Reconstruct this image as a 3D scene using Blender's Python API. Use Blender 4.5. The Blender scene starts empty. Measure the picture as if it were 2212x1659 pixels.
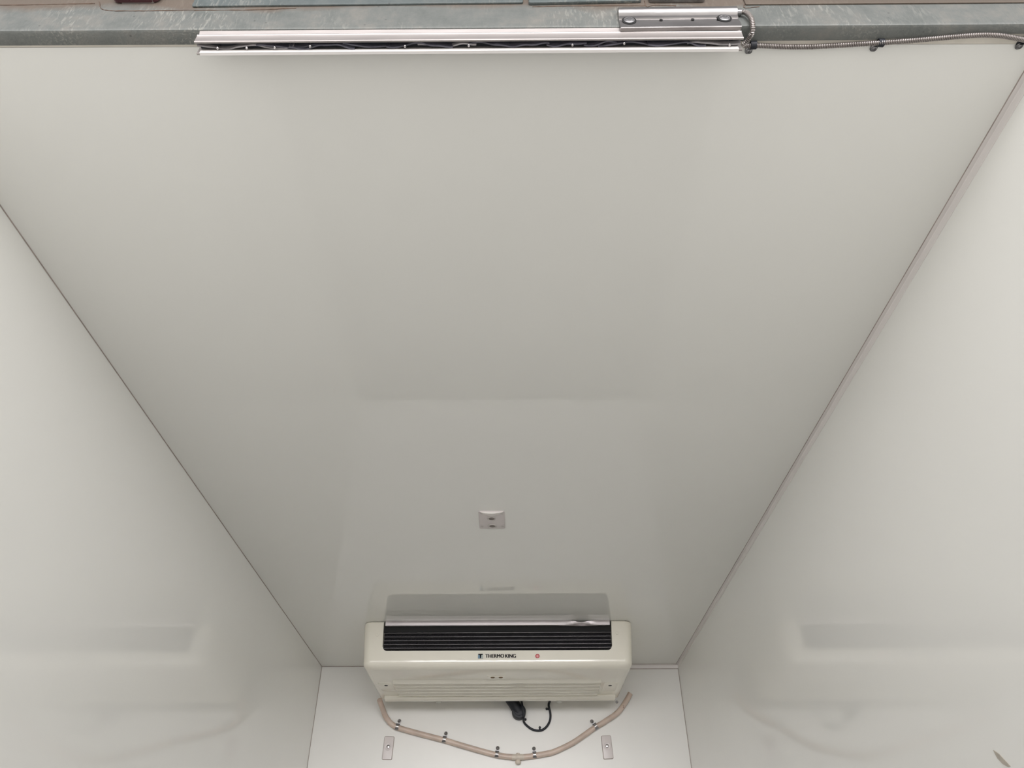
import bpy, bmesh, math, random
from mathutils import Vector, Matrix, noise
random.seed(7)
C = bpy.context.scene.collection
SC = bpy.context.scene

# ------------------------------------------------------------------ camera
CZ = 1.57                                   # lens height above the yard
F_PX, PITCH, YAW, ROLL = 1597.07, 0.645720, 0.0013835, -0.0049056
_cp, _sp, _cy, _sy = math.cos(PITCH), math.sin(PITCH), math.cos(YAW), math.sin(YAW)
FWD = Vector((_sy*_cp, _cy*_cp, _sp))
_r = Vector((_cy, -_sy, 0)); _u = _r.cross(FWD)
RIGHT = _r*math.cos(ROLL) + _u*math.sin(ROLL)
UP = -_r*math.sin(ROLL) + _u*math.cos(ROLL)
cam = bpy.data.cameras.new('camera'); co = bpy.data.objects.new('camera', cam); C.objects.link(co)
cam.sensor_width = 36.0; cam.lens = F_PX/2212*36; cam.clip_start = 0.02; cam.clip_end = 200
M = Matrix((RIGHT, UP, -FWD)).transposed().to_4x4(); M.translation = Vector((0, 0, CZ)); co.matrix_world = M
SC.camera = co

# ------------------------------------------------------------------ light: overcast daylight
W = bpy.data.worlds.new('world'); SC.world = W; W.use_nodes = True
nt = W.node_tree; bg = nt.nodes['Background']
# hazy sky, brightest low behind the camera and a little to the left
SKY_BASE, SKY_LOBE, SKY_POW = 0.40, 11.5, 10.0
_tc = nt.nodes.new('ShaderNodeTexCoord'); _dp = nt.nodes.new('ShaderNodeVectorMath'); _dp.operation = 'DOT_PRODUCT'
_dp.inputs[1].default_value = Vector((0.03, -1.0, 0.06)).normalized(); 
_sq = nt.nodes.new('ShaderNodeVectorMath'); _sq.operation = 'MULTIPLY'; _sq.inputs[1].default_value = (1, 1, 2.4); nt.links.new(_tc.outputs['Generated'], _sq.inputs[0])
_nz = nt.nodes.new('ShaderNodeVectorMath'); _nz.operation = 'NORMALIZE'; nt.links.new(_sq.outputs[0], _nz.inputs[0]); nt.links.new(_nz.outputs[0], _dp.inputs[0])
_mx = nt.nodes.new('ShaderNodeMath'); _mx.operation = 'MAXIMUM'; _mx.inputs[1].default_value = 0; nt.links.new(_dp.outputs['Value'], _mx.inputs[0])
_pw = nt.nodes.new('ShaderNodeMath'); _pw.operation = 'POWER'; _pw.inputs[1].default_value = SKY_POW; nt.links.new(_mx.outputs[0], _pw.inputs[0])
_ma = nt.nodes.new('ShaderNodeMath'); _ma.operation = 'MULTIPLY_ADD'; _ma.inputs[1].default_value = SKY_LOBE; _ma.inputs[2].default_value = SKY_BASE; nt.links.new(_pw.outputs[0], _ma.inputs[0])
bg.inputs['Color'].default_value = (1.0, 0.985, 0.995, 1); 
# paler band of haze all round the horizon
_sx = nt.nodes.new('ShaderNodeSeparateXYZ'); nt.links.new(_tc.outputs['Generated'], _sx.inputs[0])
_ab = nt.nodes.new('ShaderNodeMath'); _ab.operation = 'ABSOLUTE'; nt.links.new(_sx.outputs['Z'], _ab.inputs[0])
_mr = nt.nodes.new('ShaderNodeMapRange'); _mr.interpolation_type = 'SMOOTHSTEP'; _mr.inputs['From Max'].default_value = .55; _mr.inputs['To Min'].default_value = 2.0; _mr.inputs['To Max'].default_value = 0; nt.links.new(_ab.outputs[0], _mr.inputs['Value'])
_ad = nt.nodes.new('ShaderNodeMath'); nt.links.new(_ma.outputs[0], _ad.inputs[0]); nt.links.new(_mr.outputs[0], _ad.inputs[1]); nt.links.new(_ad.outputs[0], bg.inputs['Strength'])
sl = bpy.data.lights.new('sun', 'SUN'); sl.energy = SUN = 6.0; sl.angle = math.radians(2); sl.color = (1, .98, .96)
so = bpy.data.objects.new('sun', sl); C.objects.link(so); so.rotation_euler = Vector((1.0, -0.35, -1.1)).to_track_quat('-Z', 'Y').to_euler()
SC.view_settings.view_transform = 'Standard'; SC.view_settings.look = 'None'
SC.view_settings.gamma = 1; SC.view_settings.use_curve_mapping = False
SC.view_settings.exposure = 0.20
SC.cycles.max_bounces = 16; SC.cycles.diffuse_bounces = 12; SC.cycles.glossy_bounces = 6

# ------------------------------------------------------------------ measured room (metres, relative to the lens)
H = 1.33; XL, XR, D = -1.1512, 1.0, 4.5927
def ray(px, py): return RIGHT*((px-1106)/F_PX) - UP*((py-829.5)/F_PX) + FWD
def onz(px, py, z): d = ray(px, py); return d*(z/d.z) + Vector((0, 0, CZ))
def ony(px, py, y): d = ray(px, py); return d*(y/d.y) + Vector((0, 0, CZ))
HC = H + CZ                                  # ceiling height
FLOOR = 0.92

# ------------------------------------------------------------------ materials
def mat(name, col, rough=0.5, metal=0.0, spec=0.5, bump=0, bscale=40, var=0, vscale=6, stretch=(1, 1, 1), coat=0):
    m = bpy.data.materials.new(name); m.use_nodes = True; t = m.node_tree; b = t.nodes['Principled BSDF']
    b.inputs['Base Color'].default_value = (*col, 1); b.inputs['Roughness'].default_value = rough
    b.inputs['Metallic'].default_value = metal; b.inputs['Specular IOR Level'].default_value = spec
    b.inputs['Coat Weight'].default_value = coat
    tc = t.nodes.new('ShaderNodeTexCoord'); mp = t.nodes.new('ShaderNodeMapping'); mp.inputs['Scale'].default_value = stretch
    t.links.new(tc.outputs['Object'], mp.inputs['Vector'])
    n = t.nodes.new('ShaderNodeTexNoise'); n.inputs['Scale'].default_value = vscale; n.inputs['Detail'].default_value = 4
    t.links.new(mp.outputs[0], n.inputs['Vector'])
    r = t.nodes.new('ShaderNodeValToRGB'); r.color_ramp.elements[0].position = .3; r.color_ramp.elements[1].position = .7
    r.color_ramp.elements[0].color = (*[c*(1-var) for c in col], 1); r.color_ramp.elements[1].color = (*[min(1, c*(1+var)) for c in col], 1)
    t.links.new(n.outputs['Fac'], r.inputs[0]); t.links.new(r.outputs[0], b.inputs['Base Color'])
    if bump:
        n2 = t.nodes.new('ShaderNodeTexNoise'); n2.inputs['Scale'].default_value = bscale; n2.inputs['Detail'].default_value = 3
        t.links.new(mp.outputs[0], n2.inputs['Vector'])
        bp = t.nodes.new('ShaderNodeBump'); bp.inputs['Strength'].default_value = bump; bp.inputs['Distance'].default_value = .01
        t.links.new(n2.outputs['Fac'], bp.inputs['Height']); t.links.new(bp.outputs[0], b.inputs['Normal'])
    return m

WHITE = (0.82, 0.815, 0.78)
m_ceil = mat('gloss_panel_ceiling', WHITE, .03, spec=.65, bump=.03, bscale=1.6, var=.012, vscale=1.2)
m_wall = mat('gloss_panel_wall', WHITE, .07, spec=.6, bump=.06, bscale=1.3, var=.012, vscale=1.2)
m_front = mat('gloss_panel_front', (0.76, 0.75, 0.72), .3, spec=.5, var=.01)
m_trim = mat('grey_white_trim', (0.78, 0.745, 0.725), .4, var=.02)
m_joint = mat('brown_joint', (0.36, 0.31, 0.28), .7, var=.15, vscale=25)
m_floor = mat('floor_panel', (0.20, 0.198, 0.192), .5, var=.08, vscale=8)
m_ground = mat('yard_concrete', (0.50, 0.495, 0.48), .9, var=.12, vscale=2)
m_cream = mat('cream_plastic', (0.79, 0.757, 0.665), .10, spec=.5, var=.01)
m_black = mat('black_rubber', (0.008, 0.010, 0.016), .55)
m_coil = mat('coil_fins', (0.012, 0.011, 0.014), .5, var=.5, vscale=60, stretch=(6, 1, .3), bump=.3, bscale=400)
m_slat = mat('dull_slat', (0.20, 0.19, 0.20), .4, .6, var=.2, vscale=30)
m_alu = mat('aluminium', (0.70, 0.67, 0.66), .32, 1, var=.06, vscale=12, stretch=(1, 8, 8))
m_alu_light = mat('pale_aluminium', (0.42, 0.385, 0.37), .42, .6, var=.08, vscale=14, stretch=(1, 8, 8))
m_steel = mat('stainless', (0.34, 0.325, 0.32), .30, 1, bump=.05, bscale=14, var=.25, vscale=9, stretch=(1, 3, 3))
m_dsteel = mat('dark_steel', (0.30, 0.295, 0.30), .4, 1, var=.2, vscale=60)
m_hole = mat('hole_black', (0.01, 0.01, 0.01), .8)
m_zinc = mat('zinc_plate', (0.60, 0.565, 0.55), .45, .35, var=.06, vscale=40)
m_text = mat('black_print', (0.006, 0.006, 0.008), .75, spec=.15)
m_blue = mat('blue_print', (0.16, 0.27, 0.38), .4)
m_greyp = mat('grey_print', (0.42, 0.47, 0.44), .4)
m_red = mat('red_print', (0.50, 0.07, 0.08), .3)
m_pink = mat('pink_print', (0.78, 0.34, 0.34), .3)
m_rubber = mat('weathered_rubber', (0.075, 0.073, 0.092), .45, var=.45, vscale=35)
m_rubber_pale = mat('pale_rubber_edge', (0.26, 0.245, 0.25), .35, var=.3, vscale=40)
m_maroon = mat('maroon_gloss', (0.06, 0.02, 0.025), .2, var=.3, vscale=30)
m_tan = mat('tan_scrap', (0.46, 0.42, 0.36), .7, var=.12, vscale=60)
m_notch = mat('notch_grey', (.42, .42, .38), .5)
m_defl = mat('dull_aluminium', (0.47, 0.435, 0.435), .40, .65, var=.05, vscale=10, stretch=(1, 8, 8))
m_plate = mat('pale_plate', (0.66, 0.61, 0.60), .38, .0, var=.03)
m_conduit = mat('conduit_metal', (0.36, 0.33, 0.315), .36, .9)
m_brownspot = mat('brown_spot', (0.20, 0.13, 0.07), .8)

def hose_mat():
    m = mat('beige_hose', (0.57, 0.46, 0.39), .35, spec=.5, var=.10, vscale=14, stretch=(1, 1, 1))
    t = m.node_tree; b = t.nodes['Principled BSDF']
    base = b.inputs['Base Color'].links[0].from_socket
    tc = t.nodes.new('ShaderNodeTexCoord')
    n = t.nodes.new('ShaderNodeTexNoise'); n.inputs['Scale'].default_value = 22; n.inputs['Detail'].default_value = 2
    t.links.new(tc.outputs['Object'], n.inputs['Vector'])
    cr = t.nodes.new('ShaderNodeValToRGB'); cr.color_ramp.elements[0].position = .64; cr.color_ramp.elements[1].position = .70
    t.links.new(n.outputs['Fac'], cr.inputs[0])
    mx = t.nodes.new('ShaderNodeMixRGB'); mx.inputs[2].default_value = (.17, .095, .065, 1)
    sp_ = t.nodes.new('ShaderNodeSeparateXYZ'); t.links.new(tc.outputs['Object'], sp_.inputs[0])
    gt = t.nodes.new('ShaderNodeMath'); gt.operation = 'GREATER_THAN'; gt.inputs[1].default_value = .42; t.links.new(sp_.outputs['X'], gt.inputs[0])
    ml = t.nodes.new('ShaderNodeMath'); ml.operation = 'MULTIPLY'; t.links.new(cr.outputs[0], ml.inputs[0]); t.links.new(gt.outputs[0], ml.inputs[1])
    t.links.new(ml.outputs[0], mx.inputs[0]); t.links.new(base, mx.inputs[1]); t.links.new(mx.outputs[0], b.inputs['Base Color'])
    b.inputs['Subsurface Weight'].default_value = .15; b.inputs['Subsurface Radius'].default_value = (.01, .006, .004)
    return m
m_hose = hose_mat()

def galv_mat(name='galvanised_steel', rust_from=None, tint=(1, 1, 1)):
    m = bpy.data.materials.new(name); m.use_nodes = True; t = m.node_tree; b = t.nodes['Principled BSDF']; N = t.nodes.new; L = t.links.new
    tc = N('ShaderNodeTexCoord')
    n = N('ShaderNodeTexNoise'); n.inputs['Scale'].default_value = 13; n.inputs['Detail'].default_value = 9; n.inputs['Roughness'].default_value = .75
    L(tc.outputs['Object'], n.inputs['Vector'])
    cr = N('ShaderNodeValToRGB'); e = cr.color_ramp.elements
    e[0].position = .30; e[0].color = (.105*tint[0], .115*tint[1], .108*tint[2], 1); e[1].position = .72; e[1].color = (.20*tint[0], .19*tint[1], .17*tint[2], 1)
    k = e.new(.5); k.color = (.145*tint[0], .152*tint[1], .143*tint[2], 1)
    L(n.outputs['Fac'], cr.inputs[0])
    # bright slanting streaks of the zinc
    mp = N('ShaderNodeMapping'); mp.inputs['Rotation'].default_value = (0, math.radians(-22), 0); mp.inputs['Scale'].default_value = (210, 210, 48)
    L(tc.outputs['Object'], mp.inputs['Vector'])
    n2 = N('ShaderNodeTexNoise'); n2.inputs['Scale'].default_value = 1; n2.inputs['Detail'].default_value = 5; n2.inputs['Distortion'].default_value = .6; L(mp.outputs[0], n2.inputs['Vector'])
    c2 = N('ShaderNodeValToRGB'); c2.color_ramp.elements[0].position = .52; c2.color_ramp.elements[1].position = .64; L(n2.outputs['Fac'], c2.inputs[0])
    n3 = N('ShaderNodeTexNoise'); n3.inputs['Scale'].default_value = 5; L(tc.outputs['Object'], n3.inputs['Vector'])
    c3 = N('ShaderNodeValToRGB'); c3.color_ramp.elements[0].position = .45; c3.color_ramp.elements[1].position = .62; L(n3.outputs['Fac'], c3.inputs[0])
    mu = N('ShaderNodeMath'); mu.operation = 'MULTIPLY'; L(c2.outputs[0], mu.inputs[0]); L(c3.outputs[0], mu.inputs[1])
    mu2 = N('ShaderNodeMath'); mu2.operation = 'MULTIPLY'; mu2.inputs[1].default_value = .6; L(mu.outputs[0], mu2.inputs[0])
    mx = N('ShaderNodeMixRGB'); mx.inputs[2].default_value = (.30, .295, .265, 1); L(mu2.outputs[0], mx.inputs[0]); L(cr.outputs[0], mx.inputs[1])
    # dark specks
    v = N('ShaderNodeTexVoronoi'); v.inputs['Scale'].default_value = 32; L(tc.outputs['Object'], v.inputs['Vector'])
    c4 = N('ShaderNodeValToRGB'); c4.color_ramp.elements[0].position = .05; c4.color_ramp.elements[0].color = (.45, .45, .45, 1); c4.color_ramp.elements[1].position = .085; L(v.outputs['Distance'], c4.inputs[0])
    mx4 = N('ShaderNodeMixRGB'); mx4.blend_type = 'MULTIPLY'; mx4.inputs[0].default_value = .6; L(mx.outputs[0], mx4.inputs[1]); L(c4.outputs[0], mx4.inputs[2])
    out = mx4.outputs[0]
    if rust_from is not None:
        sx = N('ShaderNodeSeparateXYZ'); L(tc.outputs['Object'], sx.inputs[0])
        n5 = N('ShaderNodeTexNoise'); n5.inputs['Scale'].default_value = 7; n5.inputs['Detail'].default_value = 5; L(tc.outputs['Object'], n5.inputs['Vector'])
        a = N('ShaderNodeMath'); a.operation = 'MULTIPLY_ADD'; a.inputs[1].default_value = .085; a.inputs[2].default_value = -.0425; L(n5.outputs['Fac'], a.inputs[0])
        ad = N('ShaderNodeMath'); ad.operation = 'ADD'; L(a.outputs[0], ad.inputs[0]); L(sx.outputs['Z'], ad.inputs[1])
        mr = N('ShaderNodeMapRange'); mr.inputs['From Min'].default_value = rust_from; mr.inputs['From Max'].default_value = rust_from+.022; mr.inputs['To Max'].default_value = .8; L(ad.outputs[0], mr.inputs['Value'])
        mr5 = N('ShaderNodeMixRGB'); mr5.inputs[2].default_value = (.13, .095, .07, 1); L(mr.outputs[0], mr5.inputs[0]); L(out, mr5.inputs[1]); out = mr5.outputs[0]
    L(out, b.inputs['Base Color'])
    b.inputs['Metallic'].default_value = .3; b.inputs['Roughness'].default_value = .5
    bp = N('ShaderNodeBump'); bp.inputs['Strength'].default_value = .35; bp.inputs['Distance'].default_value = .002
    L(n2.outputs['Fac'], bp.inputs['Height']); L(bp.outputs[0], b.inputs['Normal'])
    return m

# ------------------------------------------------------------------ mesh helpers (all in world metres)
class MB:
    def __init__(s): s.bm = bmesh.new()
    def quad(s, vs):
        f = s.bm.faces.new(vs); return f
    def box(s, x0, x1, y0, y1, z0, z1):
        v = [s.bm.verts.new((x, y, z)) for x in (x0, x1) for y in (y0, y1) for z in (z0, z1)]
        for i in ((0, 1, 3, 2), (4, 6, 7, 5), (0, 4, 5, 1), (2, 3, 7, 6), (0, 2, 6, 4), (1, 5, 7, 3)): s.bm.faces.new([v[k] for k in i])
        return s
    def loft(s, rings, cap=True, closed=True):
        R = [[s.bm.verts.new(p) for p in r] for r in rings]; n = len(R[0])
        for a, b in zip(R, R[1:]):
            for i in range(n if closed else n-1):
                j = (i+1) % n; s.bm.faces.new((a[i], a[j], b[j], b[i]))
        if cap:
            s.bm.faces.new(R[0][::-1]); s.bm.faces.new(R[-1])
        return s
    def prism(s, poly, A, ex, ey, ez, length):      # poly in (ex, ey) at A, pushed along ez
        A = Vector(A); r0 = [A+ex*p[0]+ey*p[1] for p in poly]; return s.loft([r0, [p+ez*length for p in r0]])
    def tube(s, path, r, seg=14, cap=True):
        P = [Vector(p) for p in path]; n = len(P); rr = r if isinstance(r, (list, tuple)) else [r]*n
        T = [(P[min(i+1, n-1)]-P[max(i-1, 0)]).normalized() for i in range(n)]
        a = Vector((0, 1, 0)) if abs(T[0].y) < .9 else Vector((1, 0, 0)); N = (a-T[0]*a.dot(T[0])).normalized(); rings = []
        for i in range(n):
            N = (N-T[i]*N.dot(T[i])).normalized(); B = T[i].cross(N)
            rings.append([P[i]+(N*math.cos(k*2*math.pi/seg)+B*math.sin(k*2*math.pi/seg))*rr[i] for k in range(seg)])
        return s.loft(rings, cap)
    def cyl(s, a, b, r, seg=24, r2=None): return s.tube([a, b], [r, r if r2 is None else r2], seg)
    def lathe(s, A, axis, prof, seg=28):             # prof: (radius, height along axis)
        A = Vector(A); axis = Vector(axis).normalized(); a = Vector((1, 0, 0)) if abs(axis.x) < .9 else Vector((0, 1, 0))
        N = (a-axis*a.dot(axis)).normalized(); B = axis.cross(N)
        return s.loft([[A+axis*h+(N*math.cos(k*2*math.pi/seg)+B*math.sin(k*2*math.pi/seg))*max(r, 1e-5) for k in range(seg)] for r, h in prof])
    def torus(s, A, axis, R, r, seg=28, ms=8, arc=(0, 2*math.pi)):
        A = Vector(A); axis = Vector(axis).normalized(); a = Vector((1, 0, 0)) if abs(axis.x) < .9 else Vector((0, 1, 0))
        N = (a-axis*a.dot(axis)).normalized(); B = axis.cross(N); full = abs(arc[1]-arc[0]-2*math.pi) < 1e-4
        rings = []
        for k in range(seg if full else seg+1):
            t = arc[0]+(arc[1]-arc[0])*k/seg; d = N*math.cos(t)+B*math.sin(t)
            rings.append([A+d*(R+r*math.cos(q*2*math.pi/ms))+axis*r*math.sin(q*2*math.pi/ms) for q in range(ms)])
        if full: rings.append(rings[0]); s.loft(rings, False); bmesh.ops.remove_doubles(s.bm, verts=s.bm.verts, dist=1e-6)
        else: s.loft(rings, True)
        return s
    def bevel(s, w, seg=2, angle=30):
        s.bm.normal_update()
        ed = [e for e in s.bm.edges if len(e.link_faces) == 2 and e.calc_face_angle() > math.radians(angle)]
        bmesh.ops.bevel(s.bm, geom=ed, offset=w, segments=seg, profile=.5, affect='EDGES', clamp_overlap=True); return s
    def build(s, name, m, parent=None, smooth=True):
        bmesh.ops.recalc_face_normals(s.bm, faces=s.bm.faces)
        me = bpy.data.meshes.new(name); o = bpy.data.objects.new(name, me); C.objects.link(o)
        org = origin(parent) if parent else Vector()
        for v in s.bm.verts: v.co -= org
        s.bm.to_mesh(me); s.bm.free()
        if parent: o.parent = parent
        if smooth: me.shade_smooth(); me.set_sharp_from_angle(angle=math.radians(38))
        me.materials.append(m); return o
ORG = {}
def origin(o):
    while o.parent: o = o.parent
    return ORG.get(o.name, Vector())
def tag(o, label=None, cat=None, group=None, kind=None):
    if label: o['label'] = label
    if cat: o['category'] = cat
    if group: o['group'] = group
    if kind: o['kind'] = kind
    return o
def thing(name, loc, label, cat, group=None):
    o = bpy.data.objects.new(name, None); C.objects.link(o); o.location = loc; o.empty_display_size = .05
    ORG[o.name] = Vector(loc); return tag(o, label, cat, group)
def single(o, loc): # a one-mesh thing: move its origin to its base
    loc = Vector(loc)
    for v in o.data.vertices: v.co -= loc
    o.location = loc; return o
def spline(pts, n=8):
    P = [Vector(p) for p in pts]; P = [P[0]*2-P[1]]+P+[P[-1]*2-P[-2]]; out = []
    for i in range(1, len(P)-2):
        a, b, c, d = P[i-1:i+3]
        for k in range(n):
            t = k/n; out.append(.5*((2*b)+(c-a)*t+(2*a-5*b+4*c-d)*t*t+(3*b-a-3*c+d)*t**3))
    out.append(P[-2]); return out
X, Y, Z = Vector((1, 0, 0)), Vector((0, 1, 0)), Vector((0, 0, 1))
def rrect(w, h, r, n=5):
    pts = []
    for cx, cy, a in ((w/2-r, h/2-r, 0), (-w/2+r, h/2-r, 90), (-w/2+r, -h/2+r, 180), (w/2-r, -h/2+r, 270)):
        for k in range(n+1): t = math.radians(a+90*k/n); pts.append((cx+r*math.cos(t), cy+r*math.sin(t)))
    return pts

# ------------------------------------------------------------------ setting
T = .07; YO = .70
def struct(name, mb, m): o = mb.build(name, m, smooth=False); o['kind'] = 'structure'; return o
struct('ground', MB().box(-30, 30, -30, 30, -.1, 0), m_ground)
struct('floor', MB().box(XL-T, XR+T, YO, D+T, FLOOR-.12, FLOOR), m_floor)
struct('ceiling', MB().box(XL-T, XR+T, .72, D+T, HC, HC+T), m_ceil)
struct('wall_left', MB().box(XL-T, XL, YO, D, FLOOR, HC), m_wall)
struct('wall_right', MB().box(XR, XR+T, YO, D, FLOOR, HC), m_wall)
struct('wall_front', MB().box(XL-T, XR+T, D, D+T, FLOOR, HC), m_front)
# right corner: folded angle with a leg on the ceiling and a leg on the wall
t = .0015; a = .0125; b = .019
tr = MB().prism([(0, 0), (-a, 0), (-a, -t), (-t*2, -t), (-t, -t*2), (-t, -b), (0, -b)], (XR, .745, HC), X, Z, Y, D-.745)
struct('trim_1', tr, m_trim)
struct('trim_2', MB().prism([(0, 0), (0, -.022), (-.0015, -.022), (-.002, -.002), (-.022, -.0015), (-.022, 0)], (-.08, D, HC), Y, Z, X, XR-.0015+.08), m_trim)
# joints: thin sealant beads; the gaps' shade is put into their brown
struct('trim_3', MB().cyl((XL+.0005, .74, HC-.0005), (XL+.0005, D, HC-.0005), .0017, 8), m_joint)
struct('trim_4', MB().cyl((XL, D-.0005, HC-.0005), (-.08, D-.0005, HC-.0005), .0022, 8), m_joint)
struct('trim_5', MB().cyl((XL+.0005, D-.0005, FLOOR), (XL+.0005, D-.0005, HC), .0022, 8), m_joint)
struct('trim_6', MB().cyl((XR-.0005, D-.0005, FLOOR), (XR-.0005, D-.0005, HC-.022), .0022, 8), m_joint)
struct('trim_8', MB().cyl((-.08, D-.0003, HC-.0225), (XR, D-.0003, HC-.0225), .0022, 8), m_joint)
struct('trim_9', MB().cyl((-.08, D-.0225, HC), (XR-a, D-.0225, HC), .0016, 8), m_joint)
struct('trim_7', MB().cyl((XR-a-.0005, .745, HC), (XR-a-.0005, D, HC), .0014, 8), m_joint)

# ------------------------------------------------------------------ galvanised rear header
HU = H-.005
def line_at(p, q, x): k = (x-p.x)/(q.x-p.x); return p+(q-p)*k
x0, x1 = XL-T, XR+T
fl, fr = onz(0, 66, HU), onz(2212, 51, HU); sl, sr = onz(0, 98.5, HU), onz(2212, 86, HU)
FA, FB, SA, SB = line_at(fl, fr, x0), line_at(fl, fr, x1), line_at(sl, sr, x0), line_at(sl, sr, x1)
DIRX = (FB-FA).normalized(); OUT = Vector((DIRX.y, -DIRX.x, 0)).normalized()     # OUT points to the rear, towards the yard
LEN = (FB-FA).length
hd = thing('door_header', FA.lerp(FB, .5), 'galvanised steel door header beam with rust stains across the top', 'door frame')
prof_top = .30
def head_ring(F, S):
    w = (F-S).dot(OUT)   # depth of the lip
    inner = F-OUT*w
    pts = [inner, F-OUT*.006, F-OUT*.0018+Z*.0018, F+Z*.006, F+Z*prof_top, F+Z*prof_top-OUT*.12, inner+Z*.0045]
    return [Vector(p) for p in pts]
m_galv = galv_mat('galvanised_steel', rust_from=.066)
spx = [(0, 98.5), (900, 94), (1750, 87.5), (1900, 85.5), (2000, 80), (2090, 73), (2212, 73)]
sec_pts = [SA] + [onz(px, py, HU) for px, py in spx] + [onz(2300, 76, HU)]
sec_pts[-1].x = max(sec_pts[-1].x, 0); sec_pts.append(Vector((FB.x, sec_pts[-1].y, FB.z)))
rings = []
for S_ in sec_pts: rings.append(head_ring(line_at(FA, FB, S_.x), S_))
MB().loft(rings).build('beam', m_galv, hd)
# pale sealant smeared along the joint between beam and ceiling
jr = []
for px in (-240, 200, 600, 1000, 1400, 1700, 2000, 2200, 2290):
    b0 = onz(px, 102.5+(94.5-102.5)*px/2212+random.uniform(-.6, .6), H); b0.z = HC; jr.append([b0+Z*.0005, b0-Z*.0003, b0-Y*.012-Z*.0012, b0-Y*.02+Z*.0005])
tag(MB().loft(jr).build('sealant', mat('pale_sealant', (.70, .655, .58), .5, var=.06, vscale=20), hd), 'pale sealant along the joint')
# proud plates above the seam
yface = FA.lerp(FB, .5).y
def face_pt(px, py): # point on the rear face of the beam
    d = ray(px, py); o = Vector((0, 0, CZ)); k = ((FA-o).dot(OUT))/d.dot(OUT); return o+d*k
def face_plate(name, pl, pr, height, thick, m, rad=.004):
    w = (pr-pl).dot(DIRX); mb = MB(); c = pl+DIRX*w/2+Z*height/2
    up = (pr-pl).dot(Z)/w
    mb.prism([(x, y+x*up) for x, y in rrect(w, height, rad)], c+Z*((pr-pl).z/2)*1, DIRX, Z, OUT, thick); mb.bevel(.0012, 2, 50)
    return mb.build(name, m, hd)
m_bplate = galv_mat('blue_grey_zinc', tint=(.80, .88, .93))
m_rustplate = galv_mat('rusty_zinc', rust_from=-5)
tag(face_plate('cover_plate', face_pt(415, 17), face_pt(1130, 9), .09, .004, m_bplate), 'blue grey plate')
tag(face_plate('cover_plate', face_pt(1142, 12), face_pt(1385, 7), .09, .006, m_bplate), 'blue grey plate')
tag(face_plate('rusty_strip', face_pt(1610, 12), face_pt(2300, 7), .035, .003, m_rustplate, .002), 'rusty brown strip')

# rusty weld lines on the face
m_weld = mat('rusty_weld', (.11, .075, .055), .8, var=.3, vscale=60)
for pts in (((-200, 13), (40, 11), (120, 9.5), (205, 8)), ((214, 4), (226, 22), (300, 24), (420, 22)), ((420, 23), (560, 21.5), (640, 18)), ((1150, 15), (1260, 13), (1395, 13)), ((1392, 2), (1397, 15), (1412, 12), (1460, 13)), ((1612, 3), (1608, 17), (1640, 15))):
    pp = spline([face_pt(*q_)+OUT*.0004 for q_ in pts], 14)
    pp = [q_+Z*random.uniform(-.0004, .0004) for q_ in pp]
    MB().tube(pp, [random.uniform(.0005, .0013) for _ in pp], 8).build('weld_line', m_weld, hd)

# dark fittings that hang into the top of the frame
p = face_pt(293, 9)
lt = thing('marker_lamp', p, 'dark red glossy fitting on header at upper left', 'lamp')
mb = MB(); mb.prism(rrect(.088, .05, .014), p+Z*.026, DIRX, Z, OUT, .018); mb.bevel(.004, 3, 40); mb.build('housing', m_maroon, lt)
mb = MB(); mb.prism(rrect(.062, .004, .0018), p+Z*.0035+DIRX*.004, DIRX, Z, OUT, .021); mb.build('chrome_edge', m_steel, lt)
p = face_pt(1462, 7)
lt = thing('door_keeper', p, 'dark steel fitting above the sensor plate, pinkish bar on it', 'bracket')
mb = MB(); mb.prism(rrect(.105, .055, .006), p+Z*.0275, DIRX, Z, OUT, .010); mb.bevel(.002, 2, 40); mb.build('base_plate', m_dsteel, lt)
q = face_pt(1485, 3); mb = MB(); mb.prism(rrect(.046, .03, .008), q+Z*.016+OUT*.009, DIRX, Z, OUT, .012); mb.bevel(.003, 3, 40); mb.build('bar', mat('pinkish_steel', (.42, .26, .24), .4, .4), lt)

# ------------------------------------------------------------------ aluminium rail under the header
zr = HU
RA, RB = onz(432, 68, zr), onz(1597, 59.5, zr)
rd = (RB-RA); rlen = rd.length; rd.normalize(); rin = Vector((-rd.y, rd.x, 0))  # into the box
rail = thing('sealing_rail', RA.lerp(RB, .5), 'long aluminium rail under the header, packed with crumpled black strips', 'rail')
SL0, SL1 = .0045, .0165
prof = [(-.001, 0), (.0032, -.014), (-.0026, -.0155), (-.0030, -.0175), (-.0018, -.0195), (-.0018, -.037), (-.0028, -.0385), (-.002, -.041), (.0008, -.041),
        (.0012, -.020), (.0165, -.020), (.0165, -.0370), (.0165, -.0385), (.0148, -.0468), (.0160, -.0475), (.0185, -.0472), (.0190, -.039), (.0185, -.036), (.0185, -.018), (.0185, 0)]
MB().prism(prof, RA, rin, Z, rd, rlen).build('channel', m_alu_light, rail)
mb = MB().prism([(.0012, -.0205), (.0012, -.0285), (.0165, -.0285), (.0165, -.0205)], RA+rd*.004, rin, Z, rd, rlen-.008); mb.build('backing', m_black, rail)
MB().prism([(.0160, -.0384), (.0140, -.0390), (.0140, -.0478), (.0190, -.0484), (.0190, -.0474), (.0150, -.0470)], RA+rd*.006, rin, Z, rd, rlen-.012).build('edge_highlight', mat('lit_edge', (.80, .77, .75), .35, .1), rail)  # pale strip added over the lip; its reflected light is put into the colour
def rx(px): return (px-432)/(1597-432)*rlen
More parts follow.
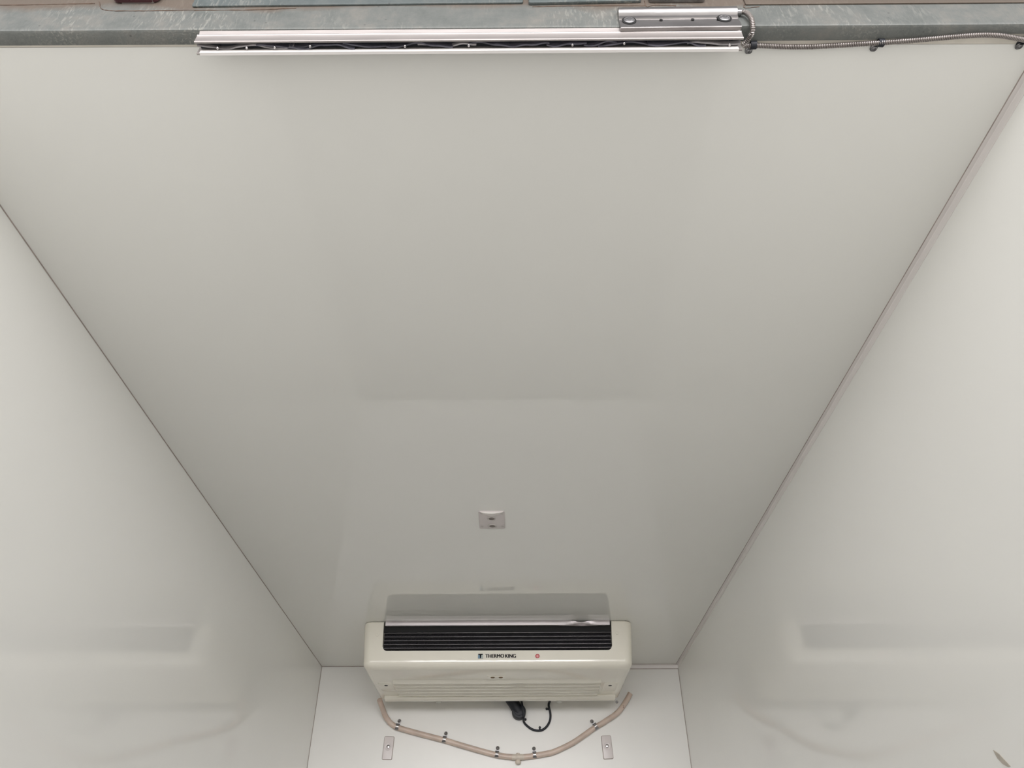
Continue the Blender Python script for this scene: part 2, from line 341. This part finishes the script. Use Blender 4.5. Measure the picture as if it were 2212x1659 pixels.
strip_spans = [(434, 640, 1), (560, 705, 0), (632, 770, 0), (745, 845, 0), (838, 980, 0), (905, 1030, 1), (1010, 1100, 0), (1070, 1186, 0), (1180, 1265, 0), (1260, 1330, 0), (1290, 1412, 0), (1396, 1520, 0), (1480, 1594, 1)]
for i, (a0, a1, pale) in enumerate(strip_spans):
    n = 34; r0 = []; ph = random.uniform(0, 6.28); wl = random.uniform(50, 66); amp = random.uniform(.0022, .0038); dz = random.uniform(-.001, .003); off = random.uniform(-.0012, .0012)
    top, bot = [], []
    for k in range(n+1):
        px = a0+(a1-a0)*k/n; s_ = rx(px); yy = .0088+off+amp*math.sin(px/wl*2*math.pi/1.9+ph)+.0008*math.sin(px/9.+ph); zz = -.0395+dz+.0012*math.sin(px/17+ph)
        if i == 0: yy = .0105+.0035*math.sin(px/115*2*math.pi)
        yy = min(max(yy, .0030), .0150)
        P = RA+rd*s_+rin*yy
        top.append(P+Z*-.026); bot.append(P+Z*zz+rin*.0006*math.sin(px/7))
    mb = MB(); th = .0011
    rings = [[t_-rin*th, t_+rin*th, b_+rin*th*1.2, b_-rin*th*1.2] for t_, b_ in zip(top, bot)]
    mb.loft(rings); o = mb.build('rubber_strip', m_rubber_pale if pale else m_rubber, rail)
    if pale: o['label'] = 'pale worn rubber strip'
for px in (478, 540, 600, 676, 878, 1014, 1235, 1345, 1570):
    P = RA+rd*rx(px)+rin*random.uniform(.006, .011)+Z*-.0405
    mb = MB(); mb.cyl(P+Z*.014, P, .0013, 10); mb.lathe(P, -Z, [(.0013, 0), (.0024, .0006), (.0018, .0018), (0, .0022)], 10); mb.build('rivet', m_alu, rail)

# ------------------------------------------------------------------ door contact with its armoured lead
SAo = face_pt(1465, 47); wS = (face_pt(1591, 44)-face_pt(1335, 48)).dot(DIRX)
sens = thing('door_sensor', SAo, 'stainless steel door contact plate with two bolts on the header', 'sensor')
hS = .064; tilt = math.radians(.55)
ex = (DIRX*math.cos(tilt)+Z*math.sin(tilt)); ez = (Z*math.cos(tilt)-DIRX*math.sin(tilt))
# section (out, up): rounded top, shallow channel in the middle
sec = [(0, -.032), (.006, -.032), (.0072, -.0305), (.0070, -.012), (.0050, -.0108), (.0050, .0010), (.0070, .0022), (.0076, .009), (.0115, .0125), (.0150, .0185), (.0150, .0245), (.0110, .0300), (.004, .033), (0, .033)]
mb = MB().prism(sec, SAo-ex*wS/2, OUT, ez, ex, wS); body = mb.build('body', m_steel, sens)
for px, py in ((1358, 53), (1563, 48)):
    P = face_pt(px, py); 
    MB().lathe(P+OUT*.0072, OUT, [(.0132, 0), (.0132, .0006), (.0125, .0009)], 30).build('recess', m_hole, sens)
    bo = MB().lathe(P+OUT*.0080, OUT, [(.0100, 0), (.0100, .0006), (.0092, .0014), (.0068, .0018), (.0060, .0028), (.0050, .0030), (.0032, .0030), (.0028, .0020), (0, .0020)], 28).build('bolt', m_dsteel, sens)
for px, py in ((1427, 50), (1495, 49)):
    P = face_pt(px, py); MB().lathe(P+OUT*.0050, OUT, [(.0030, 0), (.0030, .0014), (0, .0014)], 18).build('screw_hole', m_hole, sens)
P = face_pt(1592, 34); MB().cyl(P-ex*.004+OUT*.006, P+ex*.006+OUT*.006, .0062, 20).build('cable_gland', m_dsteel, sens)

zc_ = H-.0075
cpts = [face_pt(1597, 34)+OUT*.006, face_pt(1609, 38)+OUT*.009, face_pt(1621, 49)+OUT*.007, onz(1626, 64, HU-.010), onz(1621, 78, HU-.010), onz(1611, 91, HU-.009), onz(1607, 97, HU-.006),
        onz(1614, 99, zc_-.003), onz(1628, 98, zc_-.003), onz(1640, 98.5, zc_-.002), onz(1700, 101, zc_), onz(1750, 101, zc_), onz(1800, 98.5, zc_), onz(1850, 95.5, zc_), onz(1902, 92.5, zc_-.004), onz(1950, 89, HU-.006), onz(2000, 85, HU-.006),
        onz(2050, 80.5, HU-.006), onz(2100, 76.5, HU-.006), onz(2135, 75.5, HU-.006), onz(2170, 78, HU-.007), onz(2212, 86, HU-.008), onz(2245, 94, HU-.008), onz(2268, 104, zc_)]
path = spline(cpts, 24)
# resample at 1/3 of the ripple pitch
seg = [0]
for p_, q_ in zip(path, path[1:]): seg.append(seg[-1]+(q_-p_).length)
step = .00105; m_ = int(seg[-1]/step); rs = []; j = 0
for i in range(m_+1):
    s_ = i*step
    while j < len(seg)-2 and seg[j+1] < s_: j += 1
    rs.append(path[j].lerp(path[j+1], (s_-seg[j])/max(1e-9, seg[j+1]-seg[j])))
cond = MB().tube(rs, [.0048 if i % 3 else .0029 for i in range(len(rs))], 10).build('armoured_cable', m_conduit)
tag(single(cond, onz(1900, 92, H)), 'ribbed metal armoured cable running from the sensor along the header to the right', 'cable')

def make_pclip():
    r = thing('cable_clip', (0, 0, 0), '', 'clip', 'black cable clips on the armoured cable')
    mb = MB(); mb.torus((0, 0, -.0085), X, .0062, .0016, 20, 8)
    # flat wide band
    mb2 = MB(); rings = []
    for k in range(25):
        tt = 2*math.pi*k/24; c_, s_ = math.cos(tt), math.sin(tt)
        rings.append([Vector((x_, c_*rr, -.0085+s_*rr)) for x_, rr in ((-.0055, .0056), (.0055, .0056), (.0055, .0074), (-.0055, .0074))])
    mb2.loft(rings, False); bmesh.ops.remove_doubles(mb2.bm, verts=mb2.bm.verts, dist=1e-6); mb2.build('band', m_black, r)
    mb.bm.free()
    mb = MB(); mb.prism(rrect(.013, .017, .005), (-.004, .012, 0), X, Y, -Z, .0022); mb.build('tab', m_black, r)
    MB().lathe((-.005, .0135, -.002), -Z, [(.0062, 0), (.0062, .0012), (.0044, .0022), (.0040, .0042), (.0026, .0050), (.0022, .0036), (0, .0036)], 20).build('screw', m_dsteel, r)
    return r
def copy_tree(o, parent=None):
    c = o.copy(); C.objects.link(c); c.parent = parent
    for ch in list(o.children): copy_tree(ch, c)
    return c
pc = make_pclip()
for i, (px, py, z_, rz, lab) in enumerate(((1627, 97.5, H+.0002, -.05, 'black cable clip beside the right end of the aluminium rail'),
                                     (1902, 92.5, H-.0002, .06, 'black cable clip in the middle of the cable, screwed to the ceiling'),
                                     (2216, 87, H-.0002, -.2, 'black cable clip at the top right corner of the ceiling'))):
    o = pc if i == 0 else copy_tree(pc)
    q_ = onz(px, py, z_-.0085); q_.z = CZ+z_; o.location = q_; o.rotation_euler = (0, 0, rz); o['label'] = lab

# ------------------------------------------------------------------ ceiling-mounted cooling unit
UF = 3.81; UB = 4.46; ZB = 1.098+CZ; UL, UR = -.772, .624; cx = (UL+UR)/2
unit = thing('cooling_unit', (cx, 4.15, HC), 'cream plastic evaporator cooling unit hanging from the ceiling by the front wall', 'air conditioner')
def unit_shell():
    # horizontal rounded-rectangle rings stacked from the ceiling to the underside, rounded into the bottom
    rings = []
    def ring(zz, inset, rfront):
        l, r_, f_, b_ = UL+inset, UR-inset, UF+inset, UB-inset*.4; pts = []
        for cx_, cy_, a_, rr in ((r_, b_, 0, .02), (l, b_, 90, .02), (l, f_, 180, rfront), (r_, f_, 270, rfront)):
            sx = -1 if cx_ == r_ else 1; sy = -1 if cy_ == b_ else 1
            for k in range(9):
                tt = math.radians(a_+90*k/8); pts.append(Vector((cx_+sx*rr+rr*math.cos(tt), cy_+sy*rr+rr*math.sin(tt), zz)))
        return pts
    rings.append(ring(HC-.0025, .004, .042)); rings.append(ring(HC-.006, .001, .044)); rings.append(ring(HC-.010, 0, .045)); rings.append(ring(HC-.10, .006, .045)); rings.append(ring(ZB+.040, .013, .045))
    rb = .036
    for k in range(1, 10):
        tt = math.radians(90*k/9); rings.append(ring(ZB+rb*(1-math.sin(tt)), .013+rb*(1-math.cos(tt)), .045))
    return MB().loft(rings)
shell = unit_shell().build('cover', m_cream, unit)
MB().box(UL+.030, UL+.10, UF+.008, UB-.01, HC-.0026, HC-.0001).build('gasket', m_black, unit, False); MB().box(UR-.10, UR-.030, UF+.008, UB-.01, HC-.0026, HC-.0001).build('gasket', m_black, unit, False)
cut = MB(); ow0, ow1 = -.662, .510; oz = 1.181+CZ
poly = [(ow0-.006, HC+.05), (ow0, oz+.022)] + [(ow0+.002+.022*(1-math.cos(math.radians(a_))), oz+.022*(1-math.sin(math.radians(a_)))) for a_ in range(15, 91, 15)] + \
       [(ow1-.002-.022*(1-math.cos(math.radians(a_))), oz+.022*(1-math.sin(math.radians(a_)))) for a_ in range(90, 14, -15)] + [(ow1, oz+.022), (ow1+.006, HC+.05)]
cut.prism(poly, (0, UF-.05, 0), X, Z, Y, .05+.075)
cutter = cut.build('cutter', m_cream, None, False)
for v in cutter.data.vertices: v.co -= Vector(unit.location)
cutter.location = unit.location
md = shell.modifiers.new('opening', 'BOOLEAN'); md.operation = 'DIFFERENCE'; md.solver = 'EXACT'; md.object = cutter
bpy.context.view_layer.update()
dg = bpy.context.evaluated_depsgraph_get(); nm = bpy.data.meshes.new_from_object(shell.evaluated_get(dg)); shell.modifiers.clear()
old = shell.data; shell.data = nm; nm.name = 'cover'; bpy.data.meshes.remove(old); bpy.data.objects.remove(cutter)
nm.shade_smooth(); nm.set_sharp_from_angle(angle=math.radians(38))
nm.materials.clear(); nm.materials.append(m_cream)
# raised rim around the lower edge of the opening
rim = [Vector((x_, UF+.004, z_)) for x_, z_ in poly[1:-1]]
# coil block and slats behind the opening
coil = MB().box(ow0-.004, ow1+.004, UF+.055, UF+.0745, oz-.001, HC-.001).build('coil', m_coil, unit, False)
for i in range(5):
    zz = ony(1075, (1367, 1375.5, 1383.6, 1391.8, 1399.8)[i], UF+.03).z
    mb = MB(); mb.prism([(-.004, -.0011), (.022, -.0006), (.022, .0006), (-.004, .0011)], (ow0-.001, UF+.03, zz), Y, Z, X, ow1-ow0+.002); o = mb.build('grille_slat', m_slat, unit)
MB().box(ow0-.003, ow1+.003, UF+.02, UF+.050, HC-.050, HC-.022)  .build('coil_header', m_hole, unit, False)
# fine vertical fins
fm = MB()
xx = ow0
while xx < ow1: fm.box(xx, xx+.0012, UF+.047, UF+.055, oz, HC-.03); xx += .008
tag(fm.build('fins', m_coil, unit, False), kind=None)
# aluminium deflector with a dent near its right end
dl, dr = ony(833, 1345, UF-.006).x, ony(1317, 1345, UF-.006).x; zlo = ony(1075, 1350.5, UF-.006).z
mb = MB(); rings = []; n = 120
dent = ony(1256, 1345, UF).x
for k in range(n+1):
    x_ = dl+(dr-dl)*k/n; g = math.exp(-((x_-dent)/.045)**2); g2 = math.exp(-((x_-dent)/.09)**2)
    top = HC-.0008-.0075*g; lo = zlo-.0035*g2; push = .012*g
    y_ = UF-.006
    rings.append([Vector((x_, y_+.003*g, top)), Vector((x_, y_-.001+push*.5, (top+lo)/2+.004)), Vector((x_, y_-.0005+push, (top+lo)/2-.002)), Vector((x_, y_+push*.2, lo)), Vector((x_, y_+.014, lo-.0005)),
                  Vector((x_, y_+.014, lo+.0008)), Vector((x_, y_+.0018+push*.2, lo+.0016)), Vector((x_, y_+.0018+push, (top+lo)/2)), Vector((x_, y_+.0018, top))])
mb.loft(rings); defl = tag(mb.build('deflector', m_defl, unit), 'dented aluminium deflector strip')
for px in (913, 991, 1021):
    P = ony(px, 1346, UF-.0065); MB().lathe(P+Y*.0015, -Y, [(.0022, 0), (.0022, .001), (0, .0012)], 12).build('rivet', m_dsteel, defl)
for px, py in ((815, 1371), (1333, 1367)):
    P = ony(px, py, UF+.003); MB().lathe(P+Y*.002, -Y, [(.009, 0), (.009, .0025), (.0075, .0036), (.005, .0036), (.0042, .0022), (0, .0022)], 24).build('screw', m_cream, unit)
# lettering and badge on the lower front
yt = UF+.0098
def glyphs(txt, x0_, x1_, z0_, z1_, name, parent, m, y_):
    cu = bpy.data.curves.new(name, 'FONT'); cu.body = txt; cu.size = 1; cu.extrude = .0; cu.offset = 0
    ob = bpy.data.objects.new(name+'_tmp', cu); C.objects.link(ob); bpy.context.view_layer.update()
    me = bpy.data.meshes.new_from_object(ob.evaluated_get(bpy.context.evaluated_depsgraph_get())); bpy.data.objects.remove(ob)
    xs = [v.co.x for v in me.vertices]; ys = [v.co.y for v in me.vertices]; sx = (x1_-x0_)/(max(xs)-min(xs)); sz = (z1_-z0_)/(max(ys)-min(ys)); mx, my = min(xs), min(ys)
    org = origin(parent)
    bm = bmesh.new(); bm.from_mesh(me)
    for v in bm.verts: v.co = Vector((x0_+(v.co.x-mx)*sx, y_, z0_+(v.co.y-my)*sz))-org
    wt = (z1_-z0_)*.055; src = bm.faces[:]
    for dx_ in (-wt, wt):
        d_ = bmesh.ops.duplicate(bm, geom=src)
        for g_ in d_['geom']:
            if isinstance(g_, bmesh.types.BMVert): g_.co.x += dx_; g_.co.y += dx_*.02
    ex_ = bmesh.ops.extrude_face_region(bm, geom=bm.faces[:])
    for g_ in ex_['geom']:
        if isinstance(g_, bmesh.types.BMVert): g_.co.y -= .0006
    bmesh.ops.recalc_face_normals(bm, faces=bm.faces)
    me2 = bpy.data.meshes.new(name); bm.to_mesh(me2); bm.free(); me2.materials.append(m)
    o = bpy.data.objects.new(name, me2); C.objects.link(o); o.parent = parent; return o
for txt, xa_, xb_ in (('THERMO', 1048.6, 1088.8), ('KING', 1091.6, 1114.2)):
    pa, pb = ony(xa_, 1420.8, yt), ony(xb_, 1413, yt); glyphs(txt, pa.x, pb.x, pa.z, pb.z, 'lettering', unit, m_text, yt)
pa, pb = ony(1032.3, 1422.6, yt), ony(1043.6, 1412.4, yt)
badge = MB().box(pa.x, pb.x, yt-.0006, yt+.001, pa.z, pb.z).build('badge', m_greyp, unit, False)
w_ = pb.x-pa.x; h_ = pb.z-pa.z
MB().prism([(.03*w_, .0), (.40*w_, .0), (.40*w_, .74*h_), (.03*w_, .74*h_)], (pa.x, yt-.0005, pa.z), X, Z, -Y, .0006).build('badge_field', m_blue, badge, False)
MB().prism([(.06*w_, h_), (.06*w_, .78*h_), (.34*w_, .74*h_), (.42*w_, .02*h_), (.58*w_, .02*h_), (.66*w_, .74*h_), (.94*w_, .78*h_), (.94*w_, h_)], (pa.x, yt-.0011, pa.z), X, Z, -Y, .0006).build('badge_mark', m_text, badge, False)
P = ony(1161, 1417.2, yt); ind = MB().lathe(P+Y*.001, -Y, [(.0105, 0), (.0105, .002), (.0085, .003), (.0065, .003), (.0062, .002)], 26).build('indicator', m_red, unit)
MB().lathe(P-Y*.001, -Y, [(.0062, 0), (.0058, .0015), (0, .0022)], 20).build('lens', m_pink, ind)
# underside drip tray: ribbed panel with end brackets and a rounded rear lip
tx0, tx1 = -.66, .50
mb = MB(); prof = []; ys = [4.045, 4.105, 4.165, 4.225, 4.285]
pr_ = [(4.03, .002)]
for y_ in ys: pr_ += [(y_, -.0015), (y_+.016, -.0125), (y_+.030, -.0120), (y_+.040, -.0020)]
pr_ += [(4.338, -.0020), (4.35, .002)]
mb.prism(pr_, (tx0+.03, 0, ZB), Y, Z, X, tx1-tx0-.06); mb.bevel(.002, 2, 25); mb.build('drip_tray', m_cream, unit)
mb = MB(); mb.prism([(4.338, .003), (4.338, -.010), (4.350, -.018), (4.375, -.022), (4.398, -.020), (4.408, -.012), (4.410, .003)], (tx0-.055, 0, ZB), Y, Z, X, tx1-tx0+.13); mb.bevel(.003, 2, 20); mb.build('rear_lip', m_cream, unit)
for sx_, px in ((1, 834), (-1, 1318)):
    P = onz(px, 1482, ZB-CZ-.004); mb = MB(); mb.prism(rrect(.075, .16, .012), (P.x-sx_*.002, P.y+.03, ZB+.002), X, Y, -Z, .0035); mb.bevel(.0012, 2, 40); br = mb.build('end_bracket', m_cream, unit)
    MB().lathe((P.x, P.y, ZB-.0010), -Z, [(.011, 0), (.009, .0012), (0, .0012)], 18).build('screw_hole', m_hole, br)
for px in (945, 1209):
    P = onz(px, 1507, ZB-CZ-.02); MB().lathe((P.x, 4.398, ZB-.0195), -Z, [(.015, 0), (.015, .007), (.010, .009), (0, .009)], 16).build('notch_disc', m_notch, unit)  # grey discs for small cut notches, their dark put into the colour
# small raised plate with two brown spots on the underside
P0, P1 = onz(1053, 1463, ZB-CZ), onz(1093, 1463, ZB-CZ)
mb = MB(); mb.prism(rrect(P1.x-P0.x, .060, .004), ((P0.x+P1.x)/2, 4.0, ZB+.001), X, Y, -Z, .003); lb = mb.build('spotted_plate', m_cream, unit)
for fx in (.28, .72):
    MB().lathe((P0.x+(P1.x-P0.x)*fx, 3.992, ZB-.0015), -Z, [(.012, 0), (.010, .002), (0, .0025)], 14).build('brown_spot', m_brownspot, lb)

# ------------------------------------------------------------------ drain hose on the front wall
def wpt(px, py, off): return ony(px, py, D-off)
HR = .0150
hp = [Vector((-.7585, 4.452, ZB+.004)), wpt(826.5, 1531, .085), wpt(832.6, 1546.6, .045), wpt(841, 1559, .024), wpt(851, 1567.5, .018), wpt(860, 1572, HR+.003), wpt(893, 1581.5, HR+.003), wpt(929, 1591, HR+.003), wpt(960, 1599, HR+.003), wpt(1000, 1611, HR+.003),
      wpt(1040, 1622.5, HR+.003), wpt(1073, 1631, HR+.003), wpt(1096, 1634.5, HR+.003), wpt(1119, 1635.8, HR+.003), wpt(1140, 1634.5, HR+.003), wpt(1155, 1632.3, HR+.003), wpt(1181, 1628, HR+.003), wpt(1199, 1623, HR+.003), wpt(1235, 1606, HR+.003), wpt(1262, 1588, HR+.003),
      wpt(1286, 1571, HR+.003), wpt(1307, 1558.5, HR+.003), wpt(1334.5, 1539, HR+.004), wpt(1351, 1517, HR+.005), wpt(1361.5, 1498, HR+.006)]
hose = thing('drain_hose', wpt(1119, 1636, 0), 'beige flexible drain hose sagging across the front wall under the unit', 'hose')
i_t = 13*10
sp = spline(hp, 10)
MB().tube(sp[:i_t+1], HR, 18).build('tube', m_hose, hose); MB().tube(sp[i_t:], HR, 18).build('tube', m_hose, hose)
end = sp[-1]; dr_ = (sp[-1]-sp[-2]).normalized()
MB().tube([end-dr_*.004, end+dr_*.0008], [HR*.72, HR*.72], 18).build('open_end', m_hole, hose)
c = hp[13]; tv = (hp[14]-hp[12]).normalized()
mb = MB(); mb.tube([c-tv*.034, c-tv*.030, c-tv*.012, c-tv*.009, c+tv*.009, c+tv*.012, c+tv*.030, c+tv*.034], [HR+.0002, HR+.0008, HR+.0010, HR+.0019, HR+.0019, HR+.0010, HR+.0008, HR+.0002], 20)
mb.tube([c+Z*.022, c+Z*.0205, c+Z*.010], [.006, .010, .012], 18); mb.tube([c-Z*.010, c-Z*.020, c-Z*.027, c-Z*.034, c-Z*.037], [.012, .0155, .0165, .013, .006], 20)
tag(mb.build('tee_joint', mat('pale_tee', (.60, .53, .45), .4, var=.1, vscale=30), hose), 'pale tee joint at the lowest point')

def make_hclip():
    r = thing('hose_clip', (0, 0, 0), '', 'clip', 'metal clips holding the drain hose')
    def ring(name, xa, xb, rr, m):
        mb = MB(); rings = []
        for k in range(29):
            tt = 2*math.pi*k/28; c_, s_ = math.cos(tt), math.sin(tt)
            rings.append([Vector((x_, -(HR+.003)+c_*q, s_*q)) for x_, q in ((xa, HR+.0003), (xb, HR+.0003), (xb, rr), (xa, rr))])
        mb.loft(rings, False); bmesh.ops.remove_doubles(mb.bm, verts=mb.bm.verts, dist=1e-6); return mb.build(name, m, r)
    ring('band', -.0085, .0085, HR+.0018, m_steel)
    mb = MB(); rings = []
    for a_ in ((35, 75), (-75, -35)):
        mb2 = []
        for k in range(9):
            tt = math.radians(a_[0]+(a_[1]-a_[0])*k/8); c_, s_ = -math.cos(tt), math.sin(tt)
            mb2.append([Vector((x_, -(HR+.003)+c_*q, s_*q)) for x_, q in ((-.011, HR+.0012), (.011, HR+.0012), (.011, HR+.0032), (-.011, HR+.0032))])
        mb.loft(mb2)
    mb.build('clamp_edge', m_dsteel, r)
    mb = MB(); mb.prism([(-.008, HR-.002), (.008, HR-.002), (.0065, HR+.012), (-.0065, HR+.012)], (0, -.001, 0), X, Z, -Y, .004); mb.build('tab', m_dsteel, r)
    MB().torus((0, -.006, HR+.020), Y, .0072, .0032, 24, 8).build('washer', m_steel, r)
    MB().lathe((0, -.001, HR+.020), -Y, [(.0052, 0), (.0052, .007), (.003, .009), (0, .0075)], 18).build('screw', m_dsteel, r)
    return r
hc = make_hclip()
HCL = ((859.5, 1571.8, .05, 'hose clip at the bend below the left end of the unit'), (960.5, 1599, .08, 'hose clip on the straight run, second from the left'),
       (1073.5, 1631, .03, 'hose clip just left of the tee joint'), (1154.5, 1632.3, 0, 'hose clip just right of the tee joint'), (1285.7, 1571, -.36, 'hose clip on the rising right part of the hose'))
for i, (px, py, ry, lab) in enumerate(HCL):
    o = hc if i == 0 else copy_tree(hc); q_ = wpt(px, py, 0); q_.y = D; o.location = q_
    tg = min(range(len(sp)-1), key=lambda k: (sp[k]-q_).length); tv = sp[tg+1]-sp[tg-1]
    o.rotation_euler = (0, -math.atan2(tv.z, tv.x), 0); o['label'] = lab
    if i < 4: o.rotation_euler = (0, (-math.atan2(tv.z, tv.x))*.5+ry*.5, 0)

# ------------------------------------------------------------------ black pipe and cable behind the unit
pipe = thing('black_pipe', wpt(1121, 1536, 0), 'black insulated pipe ending in a round boot on the front wall', 'pipe')
bc = wpt(1121, 1535.5, .056); bc.y = D
top = wpt(1088, 1485, .05)
MB().tube(spline([top+Vector((-.03, -.03, .06)), top, wpt(1102, 1508, .045), wpt(1112, 1523, .04), bc-Y*.03], 8), [.033]*33, 20).build('tube', m_black, pipe)
MB().lathe(bc, -Y, [(.040, 0), (.0405, .030), (.0400, .050), (.0370, .056), (.020, .0585), (0, .059)], 36).build('boot', m_black, pipe)
MB().torus(bc-Y*.0575, Y, .026, .0014, 30, 8).build('ridge', m_black, pipe)
cab = thing('black_cable', wpt(1163, 1579, 0), 'thin black cable looping below the unit, with cable ties', 'cable')
cpp = [wpt(1126, 1492, .02), wpt(1125.5, 1508, .02), wpt(1127.5, 1520, .066), wpt(1131, 1538, .070), wpt(1131, 1550, .062), wpt(1132, 1560, .0095), wpt(1140, 1569, .0095), wpt(1151, 1576, .0095), wpt(1163, 1578.3, .0095), wpt(1173, 1576, .0095), wpt(1182, 1568, .0095), wpt(1188, 1556, .0095),
       wpt(1189, 1543, .0095), wpt(1186.5, 1530, .0095), wpt(1185.5, 1521, .0095), wpt(1190.5, 1508, .02), wpt(1195, 1492, .03)]
MB().tube(spline(cpp, 8), .0062, 12).build('wire', m_black, cab)
for (px, py), (tx_, ty_) in (((1130.5, 1554), (1135, 1554)), ((1166.5, 1578), (1166, 1571.5)), ((1187, 1533), (1181, 1531))):
    a_, b_ = wpt(px, py, .009), wpt(tx_, ty_, .009)
    mb = MB(); mb.cyl(a_, b_, .0042, 10); mb.lathe(b_, -Y, [(.0065, -.006), (.0068, .003), (.0048, .006), (0, .006)], 14); mb.build('cable_tie', m_black, cab)

# ------------------------------------------------------------------ little bolt plates on the wall
def make_plate():
    r = thing('wall_plate', (0, 0, 0), '', 'plate', 'bolted metal plates on the front wall')
    mb = MB(); mb.prism(rrect(.052, .118, .006), (0, -.0012, 0), X, Z, -Y, .0060); mb.bevel(.0012, 2, 50); mb.build('plate', m_plate, r)
    mb = MB(); mb.prism(rrect(.0575, .1235, .008), (0, .0003, 0), X, Z, -Y, .0030); mb.build('sealant_edge', m_joint, r)
    MB().lathe((0, -.0070, .006), -Y, [(.021, 0), (.021, .001), (.018, .002), (.0165, .0012), (.010, .001), (.010, 0)], 32).build('washer', m_plate, r)
    MB().lathe((0, -.0072, .006), -Y, [(.0095, 0), (.0095, .004), (.0080, .0065), (.0040, .0075), (0, .0076)], 24).build('bolt', m_steel, r)
    return r
wp = make_plate()
for i, (px, py, ry, lab) in enumerate(((838.7, 1616, .035, 'small grey plate with bolt, below the left end of the hose'), (1311.5, 1614.5, -.045, 'small grey plate with bolt, below the right part of the hose'))):
    o = wp if i == 0 else copy_tree(wp); q_ = wpt(px, py, 0); q_.y = D; o.location = q_; o.rotation_euler = (0, ry, 0); o['label'] = lab

# tiny screw and nick near the right end of the hose
P = wpt(1332.5, 1516.5, .0); scw = MB().lathe(Vector((P.x, D+.0005, P.z)), -Y, [(.0075, 0), (.0075, .002), (.004, .005), (0, .005)], 16).build('wall_screw', m_dsteel)
tag(single(scw, (P.x, D, P.z)), 'tiny grey screw in front wall under the unit, near right hose end', 'screw')

# ------------------------------------------------------------------ ring plate on the ceiling
A0 = onz(1062.5, 1121, H); A0.z = HC
cpl = thing('ceiling_plate', A0, 'small square metal plate with two round holes screwed to the ceiling', 'plate')
yn, yfar = onz(1062, 1103, H).y, onz(1062, 1140.5, H).y; xw = onz(1091, 1121, H).x-onz(1035, 1121, H).x
mb = MB(); mb.prism(rrect(xw, yfar-yn, .007), ((A0.x), (yn+yfar)/2, HC+.0003), X, Y, -Z, .0045); mb.bevel(.0014, 2, 50); mb.build('plate', m_plate, cpl)
# curved pull lip along the near edge
m_lip_lit = mat('lit_lip', (.86, .82, .79), .35)  # paler than the plate: daylight from the rear is put into the colour
n = 24; mb = MB(); rings = []
for k in range(n+1):
    u_ = -1+2*k/n; x_ = A0.x+u_*xw*.43; dpt = (1-u_*u_)
    y0_ = yn+.001; rings.append([Vector((x_, y0_, HC-.0035)), Vector((x_, y0_, HC-.0052-.0075*dpt)), Vector((x_, y0_+.004+.010*dpt, HC-.0048-.0070*dpt)), Vector((x_, y0_+.006+.030*dpt, HC-.0040))])
mb.loft(rings); mb.build('lip', m_lip_lit, cpl)
for px, py in ((1062, 1120), (1063.3, 1136)):
    q_ = onz(px, py, H-.004); MB().torus((q_.x, q_.y, HC-.0048), Z, .0150, .0030, 30, 8).build('ring', m_zinc, cpl)
    MB().lathe((q_.x, q_.y, HC-.0040), -Z, [(.0135, 0), (.0135, .0010), (0, .0010)], 24).build('hole', mat('hole_grey', (.26, .23, .21), .7), cpl)
for px, py in ((1039.5, 1109), (1084, 1109), (1041.5, 1137), (1086, 1136.5)):
    q_ = onz(px, py, H-.004); MB().lathe((q_.x, q_.y, HC-.0040), -Z, [(.0060, 0), (.0058, .0012), (.0035, .0022), (.002, .0014), (0, .0014)], 16).build('screw', m_zinc, cpl)

# ------------------------------------------------------------------ scrap of tape on the right wall
def onx(px, py, x): d = ray(px, py); return d*(x/d.x)+Vector((0, 0, CZ))
tp = [onx(px, py, XR-.0004) for px, py in ((2146, 1620), (2159, 1629), (2170, 1641), (2183, 1655), (2178, 1657), (2166, 1650), (2155, 1638), (2149, 1627))]
mb = MB(); mb.loft([[p_+X*.0008 for p_ in tp], [p_-X*.0008 for p_ in tp]]); o = mb.build('tape_scrap', m_tan)
tag(single(o, tp[0]), 'small tan scrap of tape stuck low on the right wall', 'tape')
